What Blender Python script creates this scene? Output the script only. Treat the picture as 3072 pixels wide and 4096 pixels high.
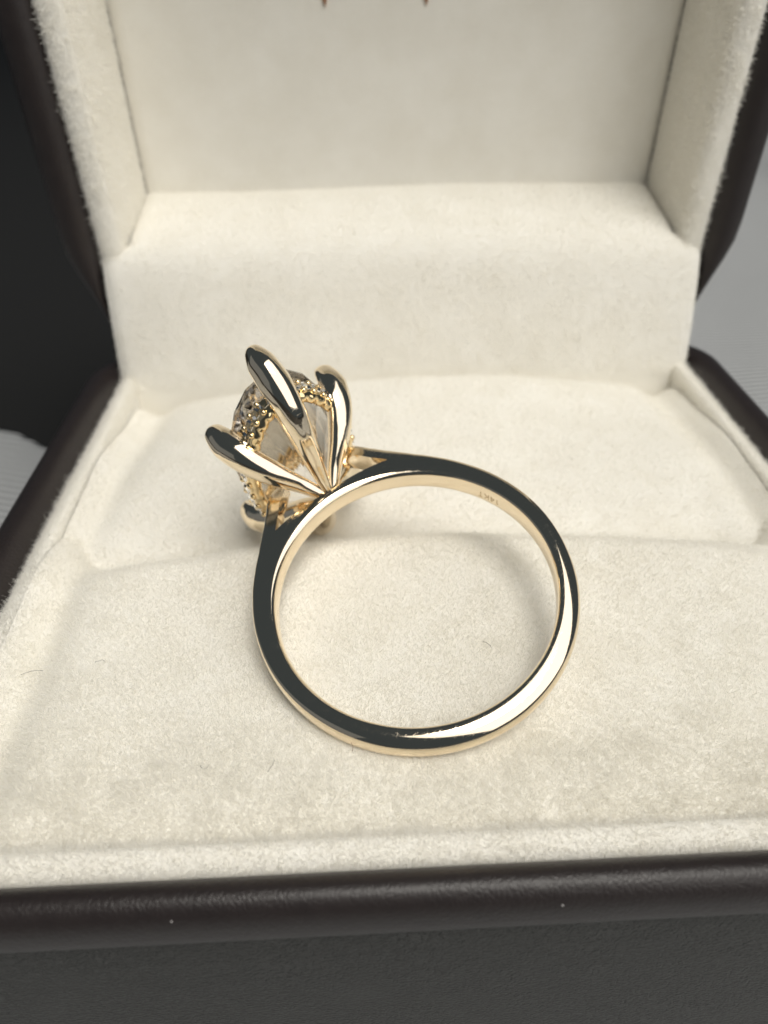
import bpy, bmesh, math, random
import numpy as np
from mathutils import Vector, Matrix
# one Blender unit is one centimetre
for o in list(bpy.data.objects): bpy.data.objects.remove(o)
S = bpy.context.scene
COL = S.collection
S.unit_settings.system = 'METRIC'; S.unit_settings.scale_length = 0.01; S.unit_settings.length_unit = 'CENTIMETERS'
R = math.radians
rng = np.random.default_rng(7)
random.seed(7)

# ------------------------------------------------------------------ camera, world, lamps, exposure
def cam_axes(p, yaw, roll):
    p, yaw, roll = R(p), R(yaw), R(roll)
    Z = Matrix.Rotation(yaw, 3, 'Z')
    r = Z @ Vector((1, 0, 0)); f = Z @ Vector((0, math.cos(p), -math.sin(p))); u = Z @ Vector((0, math.sin(p), math.cos(p)))
    r2 = math.cos(roll) * r + math.sin(roll) * u; u2 = -math.sin(roll) * r + math.cos(roll) * u
    return r2, u2, f
CAM = Vector((-0.477, -1.448, 3.304))
cr, cu_, cf = cam_axes(39.1, -2.1, -0.7)
cd = bpy.data.cameras.new('camera'); cam = bpy.data.objects.new('camera', cd); COL.objects.link(cam)
cam.matrix_world = Matrix(((cr.x, cu_.x, -cf.x, CAM.x), (cr.y, cu_.y, -cf.y, CAM.y), (cr.z, cu_.z, -cf.z, CAM.z), (0, 0, 0, 1)))
cd.sensor_fit = 'HORIZONTAL'; cd.sensor_width = 36.0; cd.lens = 36.0 * 1492 / 1659
cd.clip_start = 0.05; cd.clip_end = 500
cd.dof.use_dof = True; cd.dof.focus_distance = 3.95; cd.dof.aperture_fstop = 0.52
S.camera = cam

W = bpy.data.worlds.new('World'); S.world = W; W.use_nodes = True
bg = W.node_tree.nodes['Background']; bg.inputs[0].default_value = (0.60, 0.76, 0.92, 1); bg.inputs[1].default_value = 0.07

def lamp(name, direction, dist, sx, sy, power, color, target=(0, 2, 0)):
    L = bpy.data.lights.new(name, 'AREA'); L.shape = 'RECTANGLE'; L.size = sx; L.size_y = sy; L.energy = power; L.color = color
    o = bpy.data.objects.new(name, L); COL.objects.link(o)
    d = Vector(direction).normalized(); o.location = Vector(target) + d * dist
    o.rotation_euler = (-d).to_track_quat('-Z', 'Y').to_euler()
    return o
lamp('window_light', (0.52, -0.42, 0.72), 50, 58, 84, 22500, (1.0, 0.973, 0.92))
lamp('ceiling_light', (0.16, -0.30, 0.94), 60, 26, 26, 20000, (1.0, 0.965, 0.895))
lamp('wall_bounce_light', (-0.95, -0.30, 0.24), 60, 90, 40, 1200, (0.97, 0.98, 1.0))

vs = S.view_settings; vs.view_transform = 'Standard'; vs.look = 'None'; vs.exposure = 0; vs.gamma = 1; vs.use_curve_mapping = False
S.cycles.max_bounces = 14; S.cycles.diffuse_bounces = 5; S.cycles.glossy_bounces = 6; S.cycles.transmission_bounces = 12; S.cycles.transparent_max_bounces = 8
S.cycles.use_denoising = True; S.cycles.caustics_reflective = True; S.cycles.caustics_refractive = True; S.cycles.blur_glossy = 0.3
S.cycles.sample_clamp_indirect = 4.0
S.cycles_curves.shape = 'RIBBONS'

# ------------------------------------------------------------------ helpers
def tag(o, label=None, cat=None, group=None, kind=None):
    if label: o['label'] = label
    if cat: o['category'] = cat
    if group: o['group'] = group
    if kind: o['kind'] = kind
    return o
def empty(name, loc=(0, 0, 0)):
    o = bpy.data.objects.new(name, None); COL.objects.link(o); o.location = loc; o.empty_display_size = 0.2
    return o
def mesh(name, verts, faces, mat, parent=None, smooth=True, sharp=None):
    m = bpy.data.meshes.new(name); m.from_pydata([tuple(v) for v in verts], [], [tuple(f) for f in faces]); m.update()
    o = bpy.data.objects.new(name, m); COL.objects.link(o); m.materials.append(mat)
    bm = bmesh.new(); bm.from_mesh(m); bmesh.ops.remove_doubles(bm, verts=bm.verts, dist=1e-6); bmesh.ops.recalc_face_normals(bm, faces=bm.faces); bm.to_mesh(m); bm.free()
    if smooth: m.polygons.foreach_set('use_smooth', [True] * len(m.polygons))
    if smooth and sharp: m.set_sharp_from_angle(angle=R(sharp))
    if parent: o.parent = parent
    return o
def share(name, m, parent, mat4):
    o = bpy.data.objects.new(name, m); COL.objects.link(o); o.parent = parent; o.matrix_local = mat4
    return o
def smoothstep(a, b, x):
    t = np.clip((x - a) / (b - a), 0, 1); return t * t * (3 - 2 * t)

# value noise on points, numpy
_perm = rng.permutation(4096); _val = rng.uniform(-1, 1, 4096)
def vnoise(p):
    i = np.floor(p).astype(int); f = p - i; f = f * f * (3 - 2 * f); out = 0
    for dx in (0, 1):
        for dy in (0, 1):
            for dz in (0, 1):
                h = _perm[(_perm[(_perm[(i[:, 0] + dx) & 4095] + i[:, 1] + dy) & 4095] + i[:, 2] + dz) & 4095]
                w = (f[:, 0] if dx else 1 - f[:, 0]) * (f[:, 1] if dy else 1 - f[:, 1]) * (f[:, 2] if dz else 1 - f[:, 2])
                out = out + _val[h] * w
    return out

# ------------------------------------------------------------------ materials
def nodemat(name):
    m = bpy.data.materials.new(name); m.use_nodes = True
    nt = m.node_tree; b = nt.nodes['Principled BSDF']
    return m, nt, b, (lambda t: nt.nodes.new(t)), (lambda a, c: nt.links.new(a, c))
def velvet_base():
    m, nt, b, N, L = nodemat('velvet_backing')
    tc = N('ShaderNodeTexCoord'); n = N('ShaderNodeTexNoise'); n.inputs['Scale'].default_value = 3.0; n.inputs['Detail'].default_value = 5
    L(tc.outputs['Object'], n.inputs['Vector'])
    r = N('ShaderNodeValToRGB'); r.color_ramp.elements[0].color = (0.84, 0.81, 0.735, 1); r.color_ramp.elements[1].color = (0.89, 0.865, 0.80, 1)
    r.color_ramp.elements[0].position = .3; r.color_ramp.elements[1].position = .7
    L(n.outputs['Fac'], r.inputs['Fac']); L(r.outputs[0], b.inputs['Base Color'])
    n2 = N('ShaderNodeTexNoise'); n2.inputs['Scale'].default_value = 120; n2.inputs['Detail'].default_value = 3; L(tc.outputs['Object'], n2.inputs['Vector'])
    bp = N('ShaderNodeBump'); bp.inputs['Strength'].default_value = .5; bp.inputs['Distance'].default_value = .01
    L(n2.outputs['Fac'], bp.inputs['Height']); L(bp.outputs[0], b.inputs['Normal'])
    b.inputs['Roughness'].default_value = 1; b.inputs['Specular IOR Level'].default_value = 0
    b.inputs['Sheen Weight'].default_value = .3; b.inputs['Sheen Roughness'].default_value = .5
    return m
def velvet_fibre():
    m, nt, b, N, L = nodemat('velvet_fibre')
    out = nt.nodes['Material Output']
    hi = N('ShaderNodeHairInfo'); r = N('ShaderNodeValToRGB')
    r.color_ramp.elements[0].color = (0.93, 0.91, 0.855, 1); r.color_ramp.elements[1].color = (0.98, 0.965, 0.92, 1)
    L(hi.outputs['Random'], r.inputs['Fac'])
    d = N('ShaderNodeBsdfDiffuse'); t = N('ShaderNodeBsdfTranslucent'); mx = N('ShaderNodeMixShader'); mx.inputs[0].default_value = .35
    L(r.outputs[0], d.inputs[0]); L(r.outputs[0], t.inputs[0]); L(d.outputs[0], mx.inputs[1]); L(t.outputs[0], mx.inputs[2])
    L(mx.outputs[0], out.inputs['Surface'])
    return m
def leather(name, c0, c1, rough, scale, stretch, strength, dist=.012):
    m, nt, b, N, L = nodemat(name)
    tc = N('ShaderNodeTexCoord'); mp = N('ShaderNodeMapping'); mp.inputs['Scale'].default_value = stretch; L(tc.outputs['Object'], mp.inputs['Vector'])
    nz = N('ShaderNodeTexNoise'); nz.inputs['Scale'].default_value = scale * .4; nz.inputs['Detail'].default_value = 4; L(mp.outputs[0], nz.inputs['Vector'])
    ad = N('ShaderNodeMixRGB'); ad.blend_type = 'ADD'; ad.inputs[0].default_value = .09; L(mp.outputs[0], ad.inputs[1]); L(nz.outputs['Color'], ad.inputs[2])
    vo = N('ShaderNodeTexVoronoi'); vo.feature = 'DISTANCE_TO_EDGE'; vo.inputs['Scale'].default_value = scale; L(ad.outputs[0], vo.inputs['Vector'])
    rp = N('ShaderNodeValToRGB'); rp.color_ramp.elements[0].position = 0.0; rp.color_ramp.elements[1].position = .22; L(vo.outputs['Distance'], rp.inputs['Fac'])
    n3 = N('ShaderNodeTexNoise'); n3.inputs['Scale'].default_value = 2.2; n3.inputs['Detail'].default_value = 3; L(tc.outputs['Object'], n3.inputs['Vector'])
    r3 = N('ShaderNodeValToRGB'); r3.color_ramp.elements[0].position = .2; r3.color_ramp.elements[1].position = .75; L(n3.outputs['Fac'], r3.inputs['Fac'])
    n4 = N('ShaderNodeTexNoise'); n4.inputs['Scale'].default_value = scale * 3; n4.inputs['Detail'].default_value = 3; L(mp.outputs[0], n4.inputs['Vector'])
    ml = N('ShaderNodeMath'); ml.operation = 'MULTIPLY'; L(rp.outputs[0], ml.inputs[0]); L(r3.outputs[0], ml.inputs[1])
    a2 = N('ShaderNodeMath'); a2.operation = 'MULTIPLY_ADD'; a2.inputs[1].default_value = .35; L(n4.outputs['Fac'], a2.inputs[0]); L(ml.outputs[0], a2.inputs[2])
    bp = N('ShaderNodeBump'); bp.inputs['Strength'].default_value = strength; bp.inputs['Distance'].default_value = dist
    L(a2.outputs[0], bp.inputs['Height']); L(bp.outputs[0], b.inputs['Normal'])
    cr_ = N('ShaderNodeMixRGB'); cr_.inputs[1].default_value = (*c0, 1); cr_.inputs[2].default_value = (*c1, 1); L(nz.outputs['Fac'], cr_.inputs[0]); L(cr_.outputs[0], b.inputs['Base Color'])
    b.inputs['Roughness'].default_value = rough; b.inputs['Specular IOR Level'].default_value = .45
    return m
def gold_mat(name, color, rough, scratch):
    m, nt, b, N, L = nodemat(name)
    b.inputs['Metallic'].default_value = 1; b.inputs['Base Color'].default_value = (*color, 1)
    tc = N('ShaderNodeTexCoord')
    # fine polishing scratches and specks
    n1 = N('ShaderNodeTexNoise'); n1.inputs['Scale'].default_value = 60; n1.inputs['Detail'].default_value = 5; n1.inputs['Roughness'].default_value = .65; n1.inputs['Distortion'].default_value = 1.5; L(tc.outputs['Object'], n1.inputs['Vector'])
    n2 = N('ShaderNodeTexNoise'); n2.inputs['Scale'].default_value = 2.6; n2.inputs['Detail'].default_value = 3; L(tc.outputs['Object'], n2.inputs['Vector'])
    r1 = N('ShaderNodeValToRGB'); r1.color_ramp.elements[0].position = .63; r1.color_ramp.elements[1].position = .70; L(n1.outputs['Fac'], r1.inputs['Fac'])
    r2 = N('ShaderNodeValToRGB'); r2.color_ramp.elements[0].position = .30; r2.color_ramp.elements[1].position = .60; L(n2.outputs['Fac'], r2.inputs['Fac'])
    mu = N('ShaderNodeMath'); mu.operation = 'MULTIPLY'; L(r1.outputs[0], mu.inputs[0]); L(r2.outputs[0], mu.inputs[1])
    # sparse hairlines: thin walls of a stretched cell pattern
    mp = N('ShaderNodeMapping'); mp.inputs['Rotation'].default_value = (.3, .2, .7); mp.inputs['Scale'].default_value = (1, 5, 2); L(tc.outputs['Object'], mp.inputs['Vector'])
    vo = N('ShaderNodeTexVoronoi'); vo.feature = 'DISTANCE_TO_EDGE'; vo.inputs['Scale'].default_value = 5; L(mp.outputs[0], vo.inputs['Vector'])
    r3 = N('ShaderNodeValToRGB'); r3.color_ramp.elements[0].color = (1, 1, 1, 1); r3.color_ramp.elements[1].color = (0, 0, 0, 1); r3.color_ramp.elements[1].position = .005; L(vo.outputs['Distance'], r3.inputs['Fac'])
    m3 = N('ShaderNodeMath'); m3.operation = 'MULTIPLY'; L(r3.outputs[0], m3.inputs[0]); L(r2.outputs[0], m3.inputs[1])
    mxx = N('ShaderNodeMath'); mxx.operation = 'MAXIMUM'; L(mu.outputs[0], mxx.inputs[0]); L(m3.outputs[0], mxx.inputs[1])
    ra = N('ShaderNodeMath'); ra.operation = 'MULTIPLY_ADD'; ra.inputs[1].default_value = .16 * scratch; ra.inputs[2].default_value = rough; L(mxx.outputs[0], ra.inputs[0]); L(ra.outputs[0], b.inputs['Roughness'])
    bp = N('ShaderNodeBump'); bp.inputs['Strength'].default_value = .05 * scratch; bp.inputs['Distance'].default_value = .004; L(mxx.outputs[0], bp.inputs['Height']); L(bp.outputs[0], b.inputs['Normal'])
    return m
def gem_mat(name, ior, tint):
    m, nt, b, N, L = nodemat(name)
    out = nt.nodes['Material Output']; g = N('ShaderNodeBsdfGlass'); g.inputs['Color'].default_value = (*tint, 1); g.inputs['IOR'].default_value = ior; g.inputs['Roughness'].default_value = 0
    L(g.outputs[0], out.inputs['Surface']); return m
def cloth_mat():
    m, nt, b, N, L = nodemat('grey_ribbed_cloth')
    tc = N('ShaderNodeTexCoord'); mp = N('ShaderNodeMapping'); mp.inputs['Rotation'].default_value = (0, 0, R(12)); L(tc.outputs['Object'], mp.inputs['Vector'])
    w = N('ShaderNodeTexWave'); w.wave_type = 'BANDS'; w.bands_direction = 'Y'; w.inputs['Scale'].default_value = 2.6; w.inputs['Distortion'].default_value = .6; w.inputs['Detail'].default_value = 2; L(mp.outputs[0], w.inputs['Vector'])
    r = N('ShaderNodeValToRGB'); r.color_ramp.elements[0].color = (.28, .285, .29, 1); r.color_ramp.elements[1].color = (.62, .63, .63, 1); L(w.outputs['Fac'], r.inputs['Fac']); L(r.outputs[0], b.inputs['Base Color'])
    bp = N('ShaderNodeBump'); bp.inputs['Strength'].default_value = .7; bp.inputs['Distance'].default_value = .05; L(w.outputs['Fac'], bp.inputs['Height']); L(bp.outputs[0], b.inputs['Normal'])
    b.inputs['Roughness'].default_value = .9; b.inputs['Specular IOR Level'].default_value = .2
    return m
def plain(name, c, rough=.6, metal=0):
    m, nt, b, N, L = nodemat(name); b.inputs['Base Color'].default_value = (*c, 1); b.inputs['Roughness'].default_value = rough; b.inputs['Metallic'].default_value = metal
    n = N('ShaderNodeTexNoise'); n.inputs['Scale'].default_value = 40; ra = N('ShaderNodeMath'); ra.operation = 'MULTIPLY_ADD'; ra.inputs[1].default_value = .2; ra.inputs[2].default_value = rough - .1
    L(n.outputs['Fac'], ra.inputs[0]); L(ra.outputs[0], b.inputs['Roughness'])
    return m
M_VEL = velvet_base(); M_FIB = velvet_fibre()
M_RIM = leather('dark_brown_leatherette', (.016, .012, .012), (.026, .020, .019), .40, 26, (1.3, 1, 1), .16)
M_PANEL = leather('black_grained_leatherette', (.024, .024, .022), (.034, .034, .031), .46, 30, (.75, 1, 1.25), .8, .020)
M_GOLD = gold_mat('polished_yellow_gold', (.95, .82, .63), .06, 1.0)
M_GOLD2 = gold_mat('bright_yellow_gold', (.94, .74, .44), .05, .4)
M_ENG = plain('engraved_gold', (.68, .54, .36), .45, 1)
M_GEM = gem_mat('diamond', 1.48, (1, .99, .98)); M_GEM2 = gem_mat('small_diamond', 1.45, (1, 1, 1))
M_FOIL = plain('bronze_foil', (.34, .15, .07), .45, .2)
M_CLOTH = cloth_mat(); M_TABLE = plain('dark_table', (.010, .010, .010), .95); M_LINT = plain('dark_lint', (.05, .05, .06), .8); M_DUST = plain('white_dust', (.42, .40, .39), .8)

# ------------------------------------------------------------------ velvet pile: short fibres rooted on a mesh
def pile(host, density, length, radius, seed, lean=(0, 0, 0), wild=.45, weight=None, npts=4, name='pile', lenf=None):
    g = np.random.default_rng(seed)
    me = host.data; me.calc_loop_triangles()
    nv = len(me.vertices); co = np.empty(nv * 3); me.vertices.foreach_get('co', co); co = co.reshape(-1, 3)
    no = np.empty(nv * 3); me.vertices.foreach_get('normal', no); no = no.reshape(-1, 3)
    nt = len(me.loop_triangles); ti = np.empty(nt * 3, dtype=np.int32); me.loop_triangles.foreach_get('vertices', ti); ti = ti.reshape(-1, 3)
    A, B, C = co[ti[:, 0]], co[ti[:, 1]], co[ti[:, 2]]
    ar = .5 * np.linalg.norm(np.cross(B - A, C - A), axis=1)
    if weight is not None: ar = ar * weight((A + B + C) / 3)
    n = int(ar.sum() * density)
    k = g.choice(nt, n, p=ar / ar.sum()); u, v = g.random(n), g.random(n); f = u + v > 1; u[f], v[f] = 1 - u[f], 1 - v[f]
    w0 = 1 - u - v
    P = w0[:, None] * A[k] + u[:, None] * B[k] + v[:, None] * C[k]
    Nn = w0[:, None] * no[ti[k, 0]] + u[:, None] * no[ti[k, 1]] + v[:, None] * no[ti[k, 2]]; Nn /= np.linalg.norm(Nn, axis=1)[:, None] + 1e-9
    # nap: broad combed patches, clumps and strand-by-strand scatter
    big = np.stack([vnoise(P * .9 + 11 * i) for i in (1, 2, 3)], 1); med = np.stack([vnoise(P * 5 + 17 * i) for i in (1, 2, 3)], 1); fin = np.stack([vnoise(P * 16 + 23 * i) for i in (1, 2, 3)], 1)
    d = Nn + np.array(lean) + .30 * big + .08 * med + .12 * fin + wild * g.normal(size=(n, 3))
    dn = (d * Nn).sum(1); d += Nn * np.maximum(0, .35 - dn)[:, None]
    d /= np.linalg.norm(d, axis=1)[:, None]
    L = length * (0.55 + .75 * g.random(n)) * (1 + .25 * vnoise(P * 7 + 5))
    if lenf is not None: L = L * lenf(P)
    curl = g.normal(size=(n, 3)) * .35
    t = np.linspace(0, 1, npts)
    pts = P[:, None, :] - Nn[:, None, :] * .004 + (d[:, None, :] * t[None, :, None] + curl[:, None, :] * (t ** 2)[None, :, None]) * L[:, None, None]
    cu = bpy.data.hair_curves.new(name); cu.add_curves([npts] * n)
    cu.attributes['position'].data.foreach_set('vector', pts.astype(np.float32).ravel())
    ra = cu.attributes.get('radius') or cu.attributes.new('radius', 'FLOAT', 'POINT')
    rad = (radius * (.7 + .6 * g.random(n)))[:, None] * (1 - .65 * t ** 1.5)[None, :]
    ra.data.foreach_set('value', rad.astype(np.float32).ravel())
    cu.materials.append(M_FIB)
    o = bpy.data.objects.new(name, cu); COL.objects.link(o); o.parent = host; o['kind'] = 'stuff'
    return o

# ------------------------------------------------------------------ setting: grey ribbed cloth under the box
def build_ground():
    n = 40; xs = np.linspace(-120, 120, n); ys = np.linspace(-60, 160, n); X, Y = np.meshgrid(xs, ys)
    V = np.stack([X.ravel(), Y.ravel(), 0 * X.ravel() - 2.75], 1); F = [(j * n + i, j * n + i + 1, (j + 1) * n + i + 1, (j + 1) * n + i) for j in range(n - 1) for i in range(n - 1)]
    tag(mesh('tabletop', V, F, M_TABLE), 'dark tabletop behind the box on the left', kind='structure')
build_ground()
def build_cloth():
    nu, nv = 150, 130; V = []
    for j in range(nv):
        for i in range(nu):
            x = -22 + 62 * i / (nu - 1)
            far = (8.4 + 45 * float(smoothstep(-3, 6, x))) if x > -4 else 7.5 + .5 * (-5.3 - x) + .1 * math.sin(x * 3)
            y = -9 + (far + 9) * (j / (nv - 1)) ** .8
            V.append((x, y, 0))
    V = np.array(V); p = np.stack([V[:, 0] * .16, V[:, 1] * .16, 0 * V[:, 0]], 1); rr = np.hypot(V[:, 0], V[:, 1] - 2.5)
    fold = np.abs(vnoise(np.stack([V[:, 0] * .42 - V[:, 1] * .22, V[:, 1] * .05, 0 * rr], 1) + 2))
    V[:, 2] = -2.61 + smoothstep(5.2, 9, rr) * (.5 * vnoise(p + 3) + .9 * fold * smoothstep(0, 6, V[:, 0]) + .12) 
    V[:, 2] = np.maximum(V[:, 2], -2.70)
    F = [(j * nu + i, j * nu + i + 1, (j + 1) * nu + i + 1, (j + 1) * nu + i) for j in range(nv - 1) for i in range(nu - 1)]
    o = mesh('grey_cloth', V, F, M_CLOTH); tag(o, 'grey ribbed cloth lying in folds under and beside the box', 'cloth')
    so = o.modifiers.new('thickness', 'SOLIDIFY'); so.thickness = .05; so.offset = -1
build_cloth()

# ------------------------------------------------------------------ the ring box
box = empty('ring_box', (0, 2.6, -2.6)); tag(box, 'open dark brown leatherette ring box lined with cream velvet', 'ring box')
bpy.context.view_layer.update()
INV = Matrix.Translation((0, -2.6, 2.6))
def bpart(name, V, F, mat, parent=None, **kw):
    o = mesh(name, V, F, mat, **kw); o.parent = parent or box
    if parent is None: o.matrix_parent_inverse = INV
    return o

def rrect(hw, y0, y1, rc, off, nc=8, per=26):
    """rounded rectangle loop at outward offset off -> points and outward normals"""
    cx = hw - rc; pts = []
    def arc(ccx, ccy, a0):
        return [((ccx, ccy), a0 + (R(90) * i / nc)) for i in range(nc + 1)]
    seq = arc(cx, y1 - rc, 0) + arc(-cx, y1 - rc, R(90)) + arc(-cx, y0 + rc, R(180)) + arc(cx, y0 + rc, R(270))
    base = [(c[0] + rc * math.cos(a), c[1] + rc * math.sin(a), math.cos(a), math.sin(a)) for c, a in seq]
    out = []
    for i, b in enumerate(base):
        nb = base[(i + 1) % len(base)]; out.append(b)
        d = math.hypot(nb[0] - b[0], nb[1] - b[1])
        if d > .6:
            for j in range(1, per): t = j / per; out.append((b[0] + (nb[0] - b[0]) * t, b[1] + (nb[1] - b[1]) * t, b[2], b[3]))
    return [(x + nx * off, y + ny * off) for x, y, nx, ny in out]
def sweep(prof, hw, y0, y1, rc, closed=False, fn=None):
    """profile [(off, z)] swept along a rounded rectangle"""
    V = []; F = []
    n = None
    for off, z in prof:
        loop = rrect(hw, y0, y1, rc, off); n = len(loop)
        V += [fn(x, y, z) if fn else (x, y, z) for x, y in loop]
    m = len(prof)
    for j in range(m if closed else m - 1):
        j2 = (j + 1) % m
        for i in range(n): i2 = (i + 1) % n; F.append((j * n + i, j * n + i2, j2 * n + i2, j2 * n + i))
    return V, F
# leather base: rolled rim and, below a crease, the walls
prof = [(-.10, -.9), (-.02, -.30), (0.0, -.06)]
prof += [(.165 - .165 * math.cos(a), -.06 + .15 * math.sin(a)) for a in np.linspace(.15, math.pi - .1, 16)]
prof += [(.335, -.10), (.332, -.15), (.318, -.19), (.305, -.215)]
rim_n = len(prof)
squash = lambda x, y, z: (x, y * .66 if y < 0 else y, z)
V, F = sweep(prof, 2.87, 0, 5.0, .22, fn=squash)
base = bpart('base_rim', V, F, M_RIM)
prof2 = [(.298, -.20), (.303, -.24), (.315, -.30), (.33, -.42), (.345, -.7), (.35, -1.2), (.345, -2.2), (.32, -2.50), (.26, -2.58), (.0, -2.59)]
V, F = sweep(prof2, 2.87, 0, 5.0, .22, fn=squash)
bpart('base_wall', V, F, M_PANEL)
# velvet lip inside the rim
lp = [(-.0, -.5), (-.004, -.12), (-.010, -.035), (-.03, -.005), (-.06, .015), (-.09, .028), (-.115, .03), (-.135, .022), (-.15, .0), (-.158, -.04), (-.16, -.1), (-.165, -.3), (-.17, -.6)]
V, F = sweep(lp, 2.87, 0, 5.42, .22)
lip = bpart('base_lip', V, F, M_VEL)

def height_sheet(name, x0, x1, y0, y1, nx, ny, zf, mat=M_VEL):
    X, Y = np.meshgrid(np.linspace(x0, x1, nx), np.linspace(y0, y1, ny))
    Z = zf(X, Y); V = np.stack([X.ravel(), Y.ravel(), Z.ravel()], 1)
    F = [(j * nx + i, j * nx + i + 1, (j + 1) * nx + i + 1, (j + 1) * nx + i) for j in range(ny - 1) for i in range(nx - 1)]
    return bpart(name, V, F, mat)
def sides(X, c=2.50, w=.13, d=.065):               # soft groove between the pad and the lining's edge
    a = np.abs(X); return -d * np.exp(-((a - c) / w) ** 2) - .02 * smoothstep(2.1, 2.5, a) + .065 * smoothstep(2.55, 2.70, a)
def soft(X, Y):
    p = np.stack([X.ravel(), Y.ravel(), 0 * X.ravel()], 1); return (.018 * vnoise(p * 1.1 + 4) + .008 * vnoise(p * 3 + 8)).reshape(X.shape)
def z_front(X, Y):
    yc = 2.45 - .045 * X * X                       # rear edge of the pad, where it turns down into the ring slot
    t = np.clip((Y - (yc - .27)) / .46, 0, None)
    z = -.75 * t ** 2 * (1 - .9 * smoothstep(2.15, 2.6, np.abs(X)))
    f = np.clip((.50 - Y) / .34, 0, 1); z = z - .07 * f ** 2
    return z + .003 + .055 * smoothstep(1.3, 2.2, Y) + sides(X) + soft(X, Y)
front = height_sheet('front_pad', -2.70, 2.70, .165, 2.76, 130, 90, z_front)
def z_rear(X, Y):
    yk = [2.44, 2.50, 2.56, 2.64, 2.75, 2.95, 3.25, 3.60, 3.95, 4.25, 4.45, 4.58, 4.68, 4.76, 4.82]
    zk = [-.80, -.48, -.32, -.22, -.155, -.10, -.04, .02, .07, .105, .115, .10, .05, -.05, -.25]
    bow = .045 * X * X * (1 - smoothstep(2.7, 3.9, Y))        # the slot bows with the front pad's edge
    z = np.interp(Y + bow, yk, zk); z = np.where(Y < 3.6, z * (1 - .8 * smoothstep(2.15, 2.6, np.abs(X)) * (1 - smoothstep(2.9, 3.5, Y))), z)
    return z - .02 - .040 * np.clip((X - .15) ** 2, 0, 9) * smoothstep(3.2, 4.5, Y) + sides(X, c=2.56 - .10 * smoothstep(2.6, 4.4, Y), w=.15, d=.075) + soft(X, Y + 7)
rear = height_sheet('rear_pad', -2.70, 2.70, 2.10, 4.82, 110, 130, z_rear)
# velvet flap that covers the hinge and runs up into the lid
def build_flap():
    path = [(4.74, -.6), (4.755, -.2), (4.80, .1), (4.88, .4), (4.97, .7), (5.05, .95), (5.11, 1.08), (5.19, 1.17), (5.30, 1.225), (5.5, 1.27), (5.8, 1.34), (6.1, 1.40), (6.3, 1.44)]
    # resample
    pp = np.array(path); s = np.r_[0, np.cumsum(np.linalg.norm(np.diff(pp, axis=0), axis=1))]; q = np.linspace(0, s[-1], 70)
    py, pz = np.interp(q, s, pp[:, 0]), np.interp(q, s, pp[:, 1])
    for _ in range(14): py[1:-1] = (py[:-2] + 2 * py[1:-1] + py[2:]) / 4; pz[1:-1] = (pz[:-2] + 2 * pz[1:-1] + pz[2:]) / 4
    nx = 100; V = []
    for j in range(70):
        hw = 2.85 if py[j] < 5.2 else 2.85 - .25 * smoothstep(5.12, 5.30, py[j])
        for i in range(nx):
            u = -1 + 2 * i / (nx - 1); x = hw * u
            e = max(0, abs(x) - (hw - .12)) / .12
            V.append((x, py[j] + .05 * e * e + .012 * math.sin(x * 1.7 + j * .05), pz[j] - .03 * e * e + .015 * math.sin(x * 1.3 + 1)))
    F = [(j * nx + i, j * nx + i + 1, (j + 1) * nx + i + 1, (j + 1) * nx + i) for j in range(69) for i in range(nx - 1)]
    return bpart('hinge_flap', V, F, M_VEL)
flap = build_flap()
# lid: stands upright behind the base; swept in the xz plane, depth runs along y
YL = 5.20
def lidmap(x, z, d):
    if abs(x) > 2.87: x = math.copysign(2.87 + (abs(x) - 2.87) * (.12 + .88 * float(smoothstep(.30, 1.25, z))), x)   # the shell tapers in to the hinge
    return (x, YL + d, z)           # rrect's second axis is z here, profile height is depth
ZB, ZT = .38, 5.35
lprof = [(-.02, .30), (0, .05)] + [(.165 - .165 * math.cos(a), .05 - .14 * math.sin(a)) for a in np.linspace(.15, math.pi - .15, 14)] + [(.335, .08), (.33, .14), (.31, .18), (.325, .3), (.34, 1.3), (.32, 1.52), (.25, 1.58), (0, 1.60), (-1.5, 1.60), (-2.4, 1.6)]
V, F = sweep(lprof, 2.87, ZB, ZT, .22, fn=lidmap)
lid = bpart('lid_shell', V, F, M_RIM)
lprof = [(-.0, .45), (-.003, .10), (-.01, .03)] + [(-.115 + .105 * math.cos(a), .02 - .06 * math.sin(a)) for a in np.linspace(.1, math.pi - .1, 10)] + [(-.225, .05), (-.235, .15), (-.265, .4), (-.265, .7), (-.27, 1.01)]
V, F = sweep(lprof, 2.87, ZB, ZT, .22, fn=lidmap)
lid_lip = bpart('lid_lip', V, F, M_VEL)
def build_panel():
    nx, nz = 70, 60; V = []
    for j in range(nz):
        z = .7 + (5.1 - .7) * j / (nz - 1)
        for i in range(nx):
            u = -1 + 2 * i / (nx - 1); x = 2.60 * u; e = max(0, abs(u) - .965) / .035
            V.append((x, YL + .985 - .02 * (1 - u * u) + .05 * e * e, z))
    F = [(j * nx + i, j * nx + i + 1, (j + 1) * nx + i + 1, (j + 1) * nx + i) for j in range(nz - 1) for i in range(nx - 1)]
    return bpart('lid_panel', V, F, M_VEL)
panel = build_panel()
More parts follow.
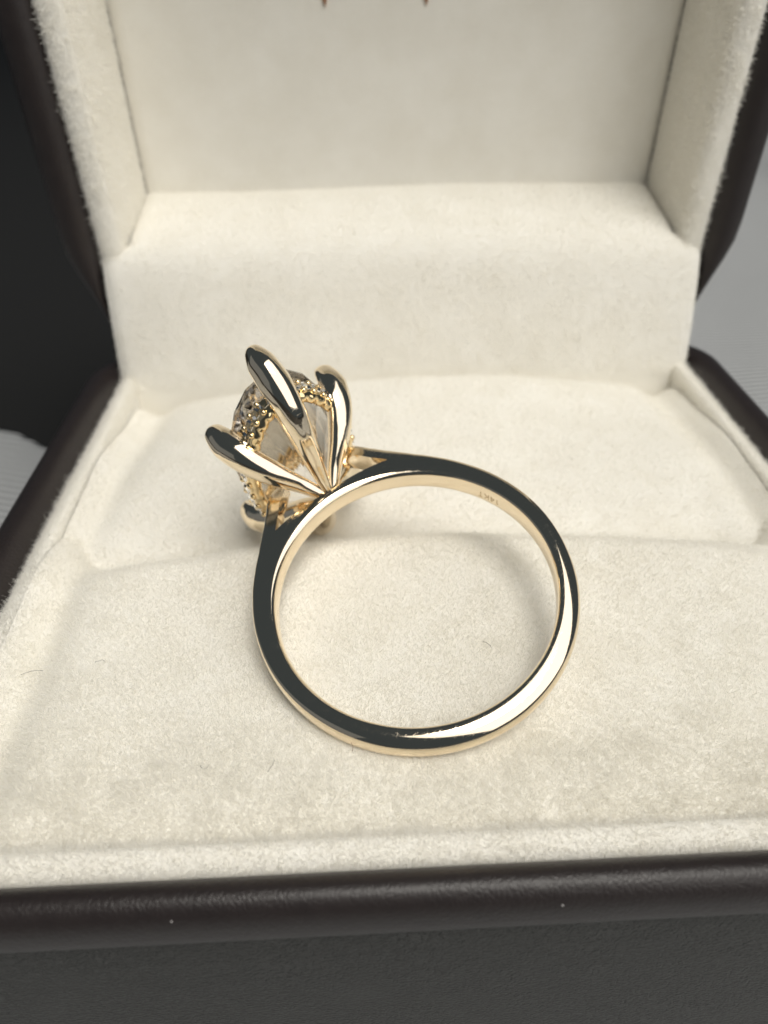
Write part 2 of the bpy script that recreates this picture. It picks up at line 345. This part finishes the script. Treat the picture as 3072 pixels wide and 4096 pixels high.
# two bronze foil points of the emblem pressed into the lid, cut off by the picture's top edge
def build_foil(x):
    y = YL + .955; w = .045; z0 = 2.925; top = .26; sp = .085
    poly = [(0, 0), (sp, top), (sp - w, top), (0, .13), (-sp + w, top), (-sp, top)]
    V = [(x + a, y - .012, z0 + b) for a, b in poly] + [(x + a, y + .03, z0 + b) for a, b in poly]
    F = [(0, 1, 2, 3), (0, 3, 4, 5), (6, 9, 8, 7), (6, 11, 10, 9)] + [(i, (i + 1) % 6, 6 + (i + 1) % 6, 6 + i) for i in range(6)]
    o = mesh('foil_mark', V, F, M_FOIL, smooth=False); o.parent = panel
for x in (-.665, .235): build_foil(x)

# fibres
near_w = lambda c: 1.0
pile(front, 21000, .029, .00085, 1, lean=(-.12, .12, 0), wild=.55, lenf=lambda p: .9 + .5 * smoothstep(1.0, .35, p[:, 1]), weight=lambda c: 1 + .35 * smoothstep(1.0, .35, c[:, 1]))
pile(lip, 15000, .032, .0009, 2, wild=.45, weight=lambda c: (c[:, 2] > -.12) * (c[:, 1] < 4.9) * 1.0)
pile(rear, 9000, .026, .0010, 3, lean=(0, .1, 0), wild=.5, weight=lambda c: (c[:, 2] > -.45) * 1.0, npts=3)
pile(flap, 4500, .026, .0014, 4, lean=(0, 0, .1), wild=.5, weight=lambda c: (c[:, 2] > -.1) * 1.0, npts=3)
pile(lid_lip, 5500, .034, .0016, 5, wild=.45, weight=lambda c: ((c[:, 2] < 3.3) & (c[:, 2] > .9)) * 1.0, npts=3)
pile(panel, 2500, .024, .0016, 6, wild=.5, weight=lambda c: ((c[:, 2] < 3.3) & (c[:, 2] > 1.2)) * 1.0, npts=3)

# ------------------------------------------------------------------ the ring
RX = Vector((0.83019, 0.50587, 0.23428)); RY = Vector((-0.54741, 0.81925, 0.17079)); RZ = Vector((-0.10554, -0.27003, 0.95705)); RC = Vector((-0.1945, 1.4517, 0.3230))
ring = empty('engagement_ring'); ring.empty_display_size = .1
ring.matrix_world = Matrix(((RX.x, RY.x, RZ.x, RC.x), (RX.y, RY.y, RZ.y, RC.y), (RX.z, RY.z, RZ.z, RC.z), (0, 0, 0, 1)))
tag(ring, 'polished yellow gold ring with large oval diamond in petal prongs, lying on the velvet', 'ring')
RI = .83; TS = 27.0                                    # bore radius, angle at which the shoulder leaves the rail
def r_out(t):                                          # t: degrees from the head, 0..180
    return np.interp(t, [0, 14, 17.8, 21.7, 26.7, 32, 38, 46, 57, 75, 100, 180], [1.215, 1.20, 1.18, 1.125, 1.073, 1.036, 1.005, .985, .971, .962, .960, .966])
def sup(phi, n):                                       # superellipse, phi 0..pi from near face over the rim to far face
    c, s = math.cos(phi), math.sin(phi)
    return math.copysign(abs(c) ** (2 / n), c), abs(s) ** (2 / n)
NA = 25
PH = [math.pi * i / (NA - 1) for i in range(NA)]
def loops(tdeg, s_rail=None):
    at = abs(tdeg); th = R(tdeg)
    k = float(smoothstep(45, 120, at))                 # 0 flat, crisp shoulders; 1 rounded lower shank
    w = .083 + .003 * k
    nA = 5.0 - 2.0 * k; nB = 8.0 - 5.75 * k
    ro = float(r_out(at)); rs = .975 if at <= TS else float(np.interp(at, [TS, 60, 130], [.975, .90, .856]))
    def P(r, z): return (r * math.sin(th), r * math.cos(th), z)
    A = []; B = []
    for ph in PH:
        c, s = sup(ph, nA); A.append((rs - (rs - RI) * s, w * c))
    for ph in PH:
        c, s = sup(ph, nB); B.append((rs + (ro - rs) * s, w * c))
    return A, B, P, rs, ro, w
def build_band():
    V = []; F = []
    def add(lp, P): i = len(V); V.extend(P(r, z) for r, z in lp); return list(range(i, i + len(lp)))
    def bridge(a, b):
        n = len(a)
        for i in range(n): F.append((a[i], a[(i + 1) % n], b[(i + 1) % n], b[i]))
    prev = None
    for t in np.linspace(TS, 360 - TS, 260):
        td = t if t <= 180 else t - 360
        A, B, P, *_ = loops(td); lp = A + B[::-1][1:-1]
        cur = add(lp, P)
        if prev: bridge(prev, cur)
        prev = cur
    K = 9
    # rail under the head
    prev = None
    for t in np.linspace(-TS, TS, 64):
        A, B, P, rs, ro, w = loops(t)
        q = 1 - (abs(t) / TS) ** 1.5
        top = .975 - .065 * q
        A2 = [(r if r < .86 else .86 + (r - .86) * (top - .86) / (.975 - .86), z) for r, z in A]
        bul = .02 * q
        E = [(top + bul * math.sin(math.pi * i / K), -w + 2 * w * i / K) for i in range(1, K)]
        cur = add(A2 + E, P)
        if prev: bridge(prev, cur)
        prev = cur
    # cathedral shoulders rising to the head
    for sgn in (1, -1):
        prev = None; first = None
        for t in np.linspace(TS, 9.5, 26):
            A, B, P, rs, ro, w = loops(t * sgn)
            lo = float(np.interp(t, [9.5, 13, 16, 21, TS], [1.165, 1.125, 1.095, 1.03, .975])); w2 = w * float(np.interp(t, [9.5, 16, TS], [.72, .9, 1]))
            B2 = [(lo + (r - rs) * (ro - lo) / (ro - rs), z / w * w2) for r, z in B]
            q = float(smoothstep(TS, 20, t)); bul = .014 * (1 - smoothstep(9.5, TS, t))
            E = [(lo - bul * math.sin(math.pi * i / K), -w2 + 2 * w2 * i / K) for i in range(1, K)]
            cur = add(B2 + E, P)
            if prev: bridge(prev, cur)
            prev = cur
        F.append(tuple(prev))
    return mesh('band', V, F, M_GOLD, ring, sharp=38)
band = build_band()

# hallmark on the bore: strokes of 14KT, letters' tops towards the far edge
def build_engraving():
    strokes = []
    def ch(x0, segs): strokes.extend([((x0 + a, b), (x0 + c, d)) for a, b, c, d in segs])
    ch(0.00, [(.2, 0, .2, 1), (.2, 1, .02, .78)])
    ch(0.62, [(.45, 0, .45, 1), (.45, 1, 0, .32), (0, .32, .62, .32)])
    ch(1.52, [(0, 0, 0, 1), (0, .42, .55, 1), (.16, .58, .58, 0)])
    ch(2.38, [(.3, 0, .3, 1), (0, 1, .6, 1)])
    h = .050; V = []; F = []; a0 = R(78)
    def P(x, y, lift=0): a = a0 - x * h / RI * 1.0; r = RI - .0012 - lift; return (r * math.sin(a), r * math.cos(a), .018 - y * h)
    for (x1, y1), (x2, y2) in strokes:
        dx, dy = x2 - x1, y2 - y1; l = math.hypot(dx, dy); px, py = -dy / l * .065, dx / l * .065
        n = 4; i0 = len(V)
        for k in range(n + 1):
            t = k / n; V.append(P(x1 + dx * t + px, y1 + dy * t + py)); V.append(P(x1 + dx * t - px, y1 + dy * t - py))
        for k in range(n): F.append((i0 + 2 * k, i0 + 2 * k + 1, i0 + 2 * k + 3, i0 + 2 * k + 2))
    o = mesh('engraving', V, F, M_ENG, band, smooth=False); o['label'] = 'hallmark 14KT engraved inside the band'
build_engraving()

# head
R1, R2 = .48, .84
PS = np.array([(.03, .915), (.10, .955), (.30, 1.045), (.58, 1.145), (.82, 1.265), (.945, 1.40), (.985, 1.51), (.975, 1.585)])
ps = np.r_[0, np.cumsum(np.linalg.norm(np.diff(PS * [[.6, 1]], axis=0), axis=1))]; ps /= ps[-1]
def head_pt(s, H, phi): return Vector((-R1 * s * math.cos(phi), H, R2 * s * math.sin(phi)))
def catmull(t):
    t = min(max(t, 0), 1); i = min(int(np.searchsorted(ps, t, 'right')) - 1, len(ps) - 2); i = max(i, 0)
    u = (t - ps[i]) / (ps[i + 1] - ps[i]); p0, p1, p2, p3 = PS[max(i - 1, 0)], PS[i], PS[i + 1], PS[min(i + 2, len(PS) - 1)]
    return .5 * ((2 * p1) + (-p0 + p2) * u + (2 * p0 - 5 * p1 + 4 * p2 - p3) * u * u + (-p0 + 3 * p1 - 3 * p2 + p3) * u ** 3)
def build_prong(phi):
    n = 44; V = []; F = []; m = 20; prev = None
    for k in range(n + 1):
        t = k / n; te = t if t < .9 else .9 + (t - .9)
        c = head_pt(*catmull(te), phi); c2 = head_pt(*catmull(min(te + .01, 1)), phi); c1 = head_pt(*catmull(max(te - .01, 0)), phi)
        T = (c2 - c1).normalized()
        rad = Vector((-math.cos(phi) / R1, 0, math.sin(phi) / R2)).normalized()      # outward normal of the oval
        side = T.cross(rad).normalized(); out = side.cross(T).normalized()
        hw = float(np.interp(t, [0, .12, .3, .5, .7, .85, .93, .97, .99, 1.0], [.028, .046, .073, .097, .107, .096, .071, .049, .029, .003]))
        th = float(np.interp(t, [0, .2, .5, .8, .93, .98, 1.0], [.03, .052, .082, .096, .072, .040, .003]))
        cur = []
        for j in range(m):
            a = 2 * math.pi * j / m; ca, sa = math.cos(a), math.sin(a)
            # rounded outside, blunt edge, shallower inside
            x = math.copysign(abs(ca) ** .9, ca) * hw; y = (abs(sa) ** 1.15 * th * 1.2 if sa > 0 else -abs(sa) ** .7 * th * .75)
            v = c + side * x + out * y; cur.append(len(V)); V.append(v)
        if prev: F.extend((prev[j], prev[(j + 1) % m], cur[(j + 1) % m], cur[j]) for j in range(m))
        else: F.append(tuple(cur))
        prev = cur
    F.append(tuple(prev))
    return mesh('prong', V, F, M_GOLD, ring, sharp=62)
PHI0 = R(90.6)
for k in range(6): build_prong(PHI0 + k * math.pi / 3)
# oval brilliant
GA, GB = .405, .715
def build_stone():
    n = 18
    def rg(sa, H, off=0, k=n): return [(-GA * sa * math.cos(2 * math.pi * (i + off) / k), H, GB * sa * math.sin(2 * math.pi * (i + off) / k)) for i in range(k)]
    rings = [rg(.55, 1.612, .5), rg(.80, 1.562, 0), rg(1, 1.485, .5), rg(1, 1.462, .5), rg(.80, 1.352, 0), rg(.55, 1.222, .5), rg(.27, 1.085, 0)]
    V = sum(rings, []); F = [tuple(range(n))]
    for j in range(len(rings) - 1):
        a0, b0 = j * n, (j + 1) * n
        if j == 2:
            F += [(a0 + i, a0 + (i + 1) % n, b0 + (i + 1) % n, b0 + i) for i in range(n)]; continue
        oa = [.5, 0, .5, .5, 0, .5, 0][j]; ob = [.5, 0, .5, .5, 0, .5, 0][j + 1]
        for i in range(n):
            if oa > ob: F += [(a0 + i, a0 + (i + 1) % n, b0 + (i + 1) % n), (a0 + i, b0 + (i + 1) % n, b0 + i)]
            else: F += [(a0 + i, b0 + i, a0 + (i + 1) % n), (a0 + (i + 1) % n, b0 + i, b0 + (i + 1) % n)]
    c = len(V); V.append((0, .985, -.05)); V.append((0, .985, .05)); b0 = (len(rings) - 1) * n
    for i in range(n):
        zt = V[b0 + i][2] + V[b0 + (i + 1) % n][2]
        F.append((b0 + i, b0 + (i + 1) % n, c + (1 if zt > 0 else 0)))
        z1, z2 = V[b0 + i][2], V[b0 + (i + 1) % n][2]
    # close the keel between the two ends
    for i in range(n):
        pi_, ni = (V[b0 + i - 1][2] + V[b0 + i][2]), (V[b0 + i][2] + V[b0 + (i + 1) % n][2])
        if (pi_ > 0) != (ni > 0): F.append((b0 + i, c, c + 1))
    return mesh('oval_diamond', V, F, M_GEM, ring, smooth=False)
build_stone()
# pave collar below the girdle: a scalloped oval rail with small stones and beads
CS, CH = .775, 1.285
def oval(s, H, phi): return head_pt(s, H, phi)
def build_collar():
    n = 192; V = []; F = []; m = 14; prev = None; first = None
    for k in range(n):
        phi = 2 * math.pi * k / n; sc = .5 + .5 * math.cos(36 * phi)
        c = oval(CS, CH, phi); rad = Vector((-math.cos(phi) / R1, 0, math.sin(phi) / R2)).normalized()
        cur = []
        for j in range(m):
            a = 2 * math.pi * j / m
            y = math.sin(a); hh = .054 if y > 0 else .054 + .012 * sc
            v = c + rad * (.038 * math.copysign(abs(math.cos(a)) ** .7, math.cos(a)) + .014 * y) + Vector((0, 1, 0)) * (math.copysign(abs(y) ** .8, y) * hh)
            cur.append(len(V)); V.append(v)
        if prev: F.extend((prev[j], prev[(j + 1) % m], cur[(j + 1) % m], cur[j]) for j in range(m))
        else: first = cur
        prev = cur
    F.extend((prev[j], prev[(j + 1) % m], first[(j + 1) % m], first[j]) for j in range(m))
    return mesh('collar', V, F, M_GOLD2, ring)
collar = build_collar()
def uv_ball(name, r, seg, rings, mat, sz=(1, 1, 1)):
    bm = bmesh.new(); bmesh.ops.create_uvsphere(bm, u_segments=seg, v_segments=rings, radius=r)
    bmesh.ops.scale(bm, vec=sz, verts=bm.verts); m = bpy.data.meshes.new(name)
    for f in bm.faces: f.smooth = True
    bm.to_mesh(m); bm.free(); m.materials.append(mat); return m
def gem_mesh(r):
    n = 8; V = []; F = []
    for s, z in ((.55, .38), (1, .08), (1, 0)):
        V += [(r * s * math.cos(2 * math.pi * (i + .5) / n), r * s * math.sin(2 * math.pi * (i + .5) / n), r * z) for i in range(n)]
    V.append((0, 0, -r * .85)); F = [tuple(range(n))]
    for j in range(2): F += [(j * n + i, j * n + (i + 1) % n, (j + 1) * n + (i + 1) % n, (j + 1) * n + i) for i in range(n)]
    F += [(2 * n + (i + 1) % n, 2 * n + i, 3 * n) for i in range(n)]
    m = bpy.data.meshes.new('accent_stone'); m.from_pydata(V, [], F); m.materials.append(M_GEM2); m.update(); return m
bead_m = uv_ball('bead', .021, 10, 7, M_GOLD2); gem_m = gem_mesh(.040)
def frame_at(phi, H, out):
    c = oval(CS, H, phi); rad = Vector((-math.cos(phi) / R1, 0, math.sin(phi) / R2)).normalized(); p = c + rad * out
    z = rad; y = Vector((0, 1, 0)); x = y.cross(z); return Matrix(((x.x, y.x, z.x, p.x), (x.y, y.y, z.y, p.y), (x.z, y.z, z.z, p.z), (0, 0, 0, 1)))
NST = 36
for k in range(NST):
    phi = PHI0 + 2 * math.pi * (k + .5) / NST
    share('accent_stone', gem_m, collar, frame_at(phi, CH + .018, .043))
for k in range(NST):
    phi = PHI0 + 2 * math.pi * k / NST
    share('bead', bead_m, collar, frame_at(phi, CH + .054, .043)); share('bead', bead_m, collar, frame_at(phi, CH - .024, .035))

# ------------------------------------------------------------------ lint and dust
def lint(pts, r, label, mat=M_LINT, name='lint_fibre', cat='lint', group='lint fibres'):
    P = [Vector(p) for p in pts]; r = r * .75; V = []; F = []; m = 6; prev = None; n = len(P)
    for i, p in enumerate(P):
        T = (P[min(i + 1, n - 1)] - P[max(i - 1, 0)]).normalized(); s = T.cross(Vector((.1, .2, 1))).normalized(); u = s.cross(T)
        cur = []
        for j in range(m): a = 2 * math.pi * j / m; cur.append(len(V)); V.append(p + (s * math.cos(a) + u * math.sin(a)) * r)
        if prev: F.extend((prev[j], prev[(j + 1) % m], cur[(j + 1) % m], cur[j]) for j in range(m))
        prev = cur
    F.append(tuple(range(m))); F.append(tuple(prev))
    tag(mesh(name, V, F, mat), label, cat, group)
def arc_pts(c, r, a0, a1, n=9, sq=.6): return [(c[0] + r * math.cos(R(a0 + (a1 - a0) * i / n)), c[1] + sq * r * math.sin(R(a0 + (a1 - a0) * i / n)), c[2] + .006 * math.sin(i)) for i in range(n + 1)]

Z0 = .036
lint(arc_pts((-1.35, .54, Z0), .022, 160, 380), .0010, 'hooked dark lint fibre on the pad left of the ring near the front')
lint(arc_pts((-2.08, 1.25, Z0), .026, 20, 200), .0014, 'bent dark lint fibre on the far left of the pad')
lint([(-2.52, 1.18, Z0), (-2.49, 1.19, Z0 + .005), (-2.46, 1.20, Z0 + .006), (-2.43, 1.205, Z0 + .004), (-2.40, 1.205, Z0)], .0013, 'straight dark lint fibre at the left end of the pad')
lint([(-1.02, .49, Z0), (-1.0, .52, Z0 + .005), (-.99, .55, Z0 + .005), (-1.0, .57, Z0)], .0013, 'short dark lint fibre in front of the ring, beside the hooked one')
lint([(.215, 1.29, Z0), (.235, 1.275, Z0 + .005), (.255, 1.25, Z0 + .005), (.26, 1.235, Z0)], .0016, 'small dark lint fibre lying inside the ring')
lint([(-.585, .585, Z0), (-.58, .60, Z0 + .02), (-.59, .615, Z0 + .03), (-.60, .63, Z0 + .03)], .0014, 'brown curled fibre sticking out below the ring band', mat=plain('brown_lint', (.25, .12, .07), .8))
for x, y, z, r, l in ((.34, -.206, .010, .0058, 'largest white dust speck on the rim right of centre'), (-1.38, -.196, .028, .0055, 'white dust speck on the left part of the rim')):
    m = uv_ball('dust_speck', r, 8, 6, M_DUST, (1, .8, .9)); o = bpy.data.objects.new('dust_speck', m); COL.objects.link(o); o.location = (x, y, z); tag(o, l, 'dust', 'dust specks on the rim')
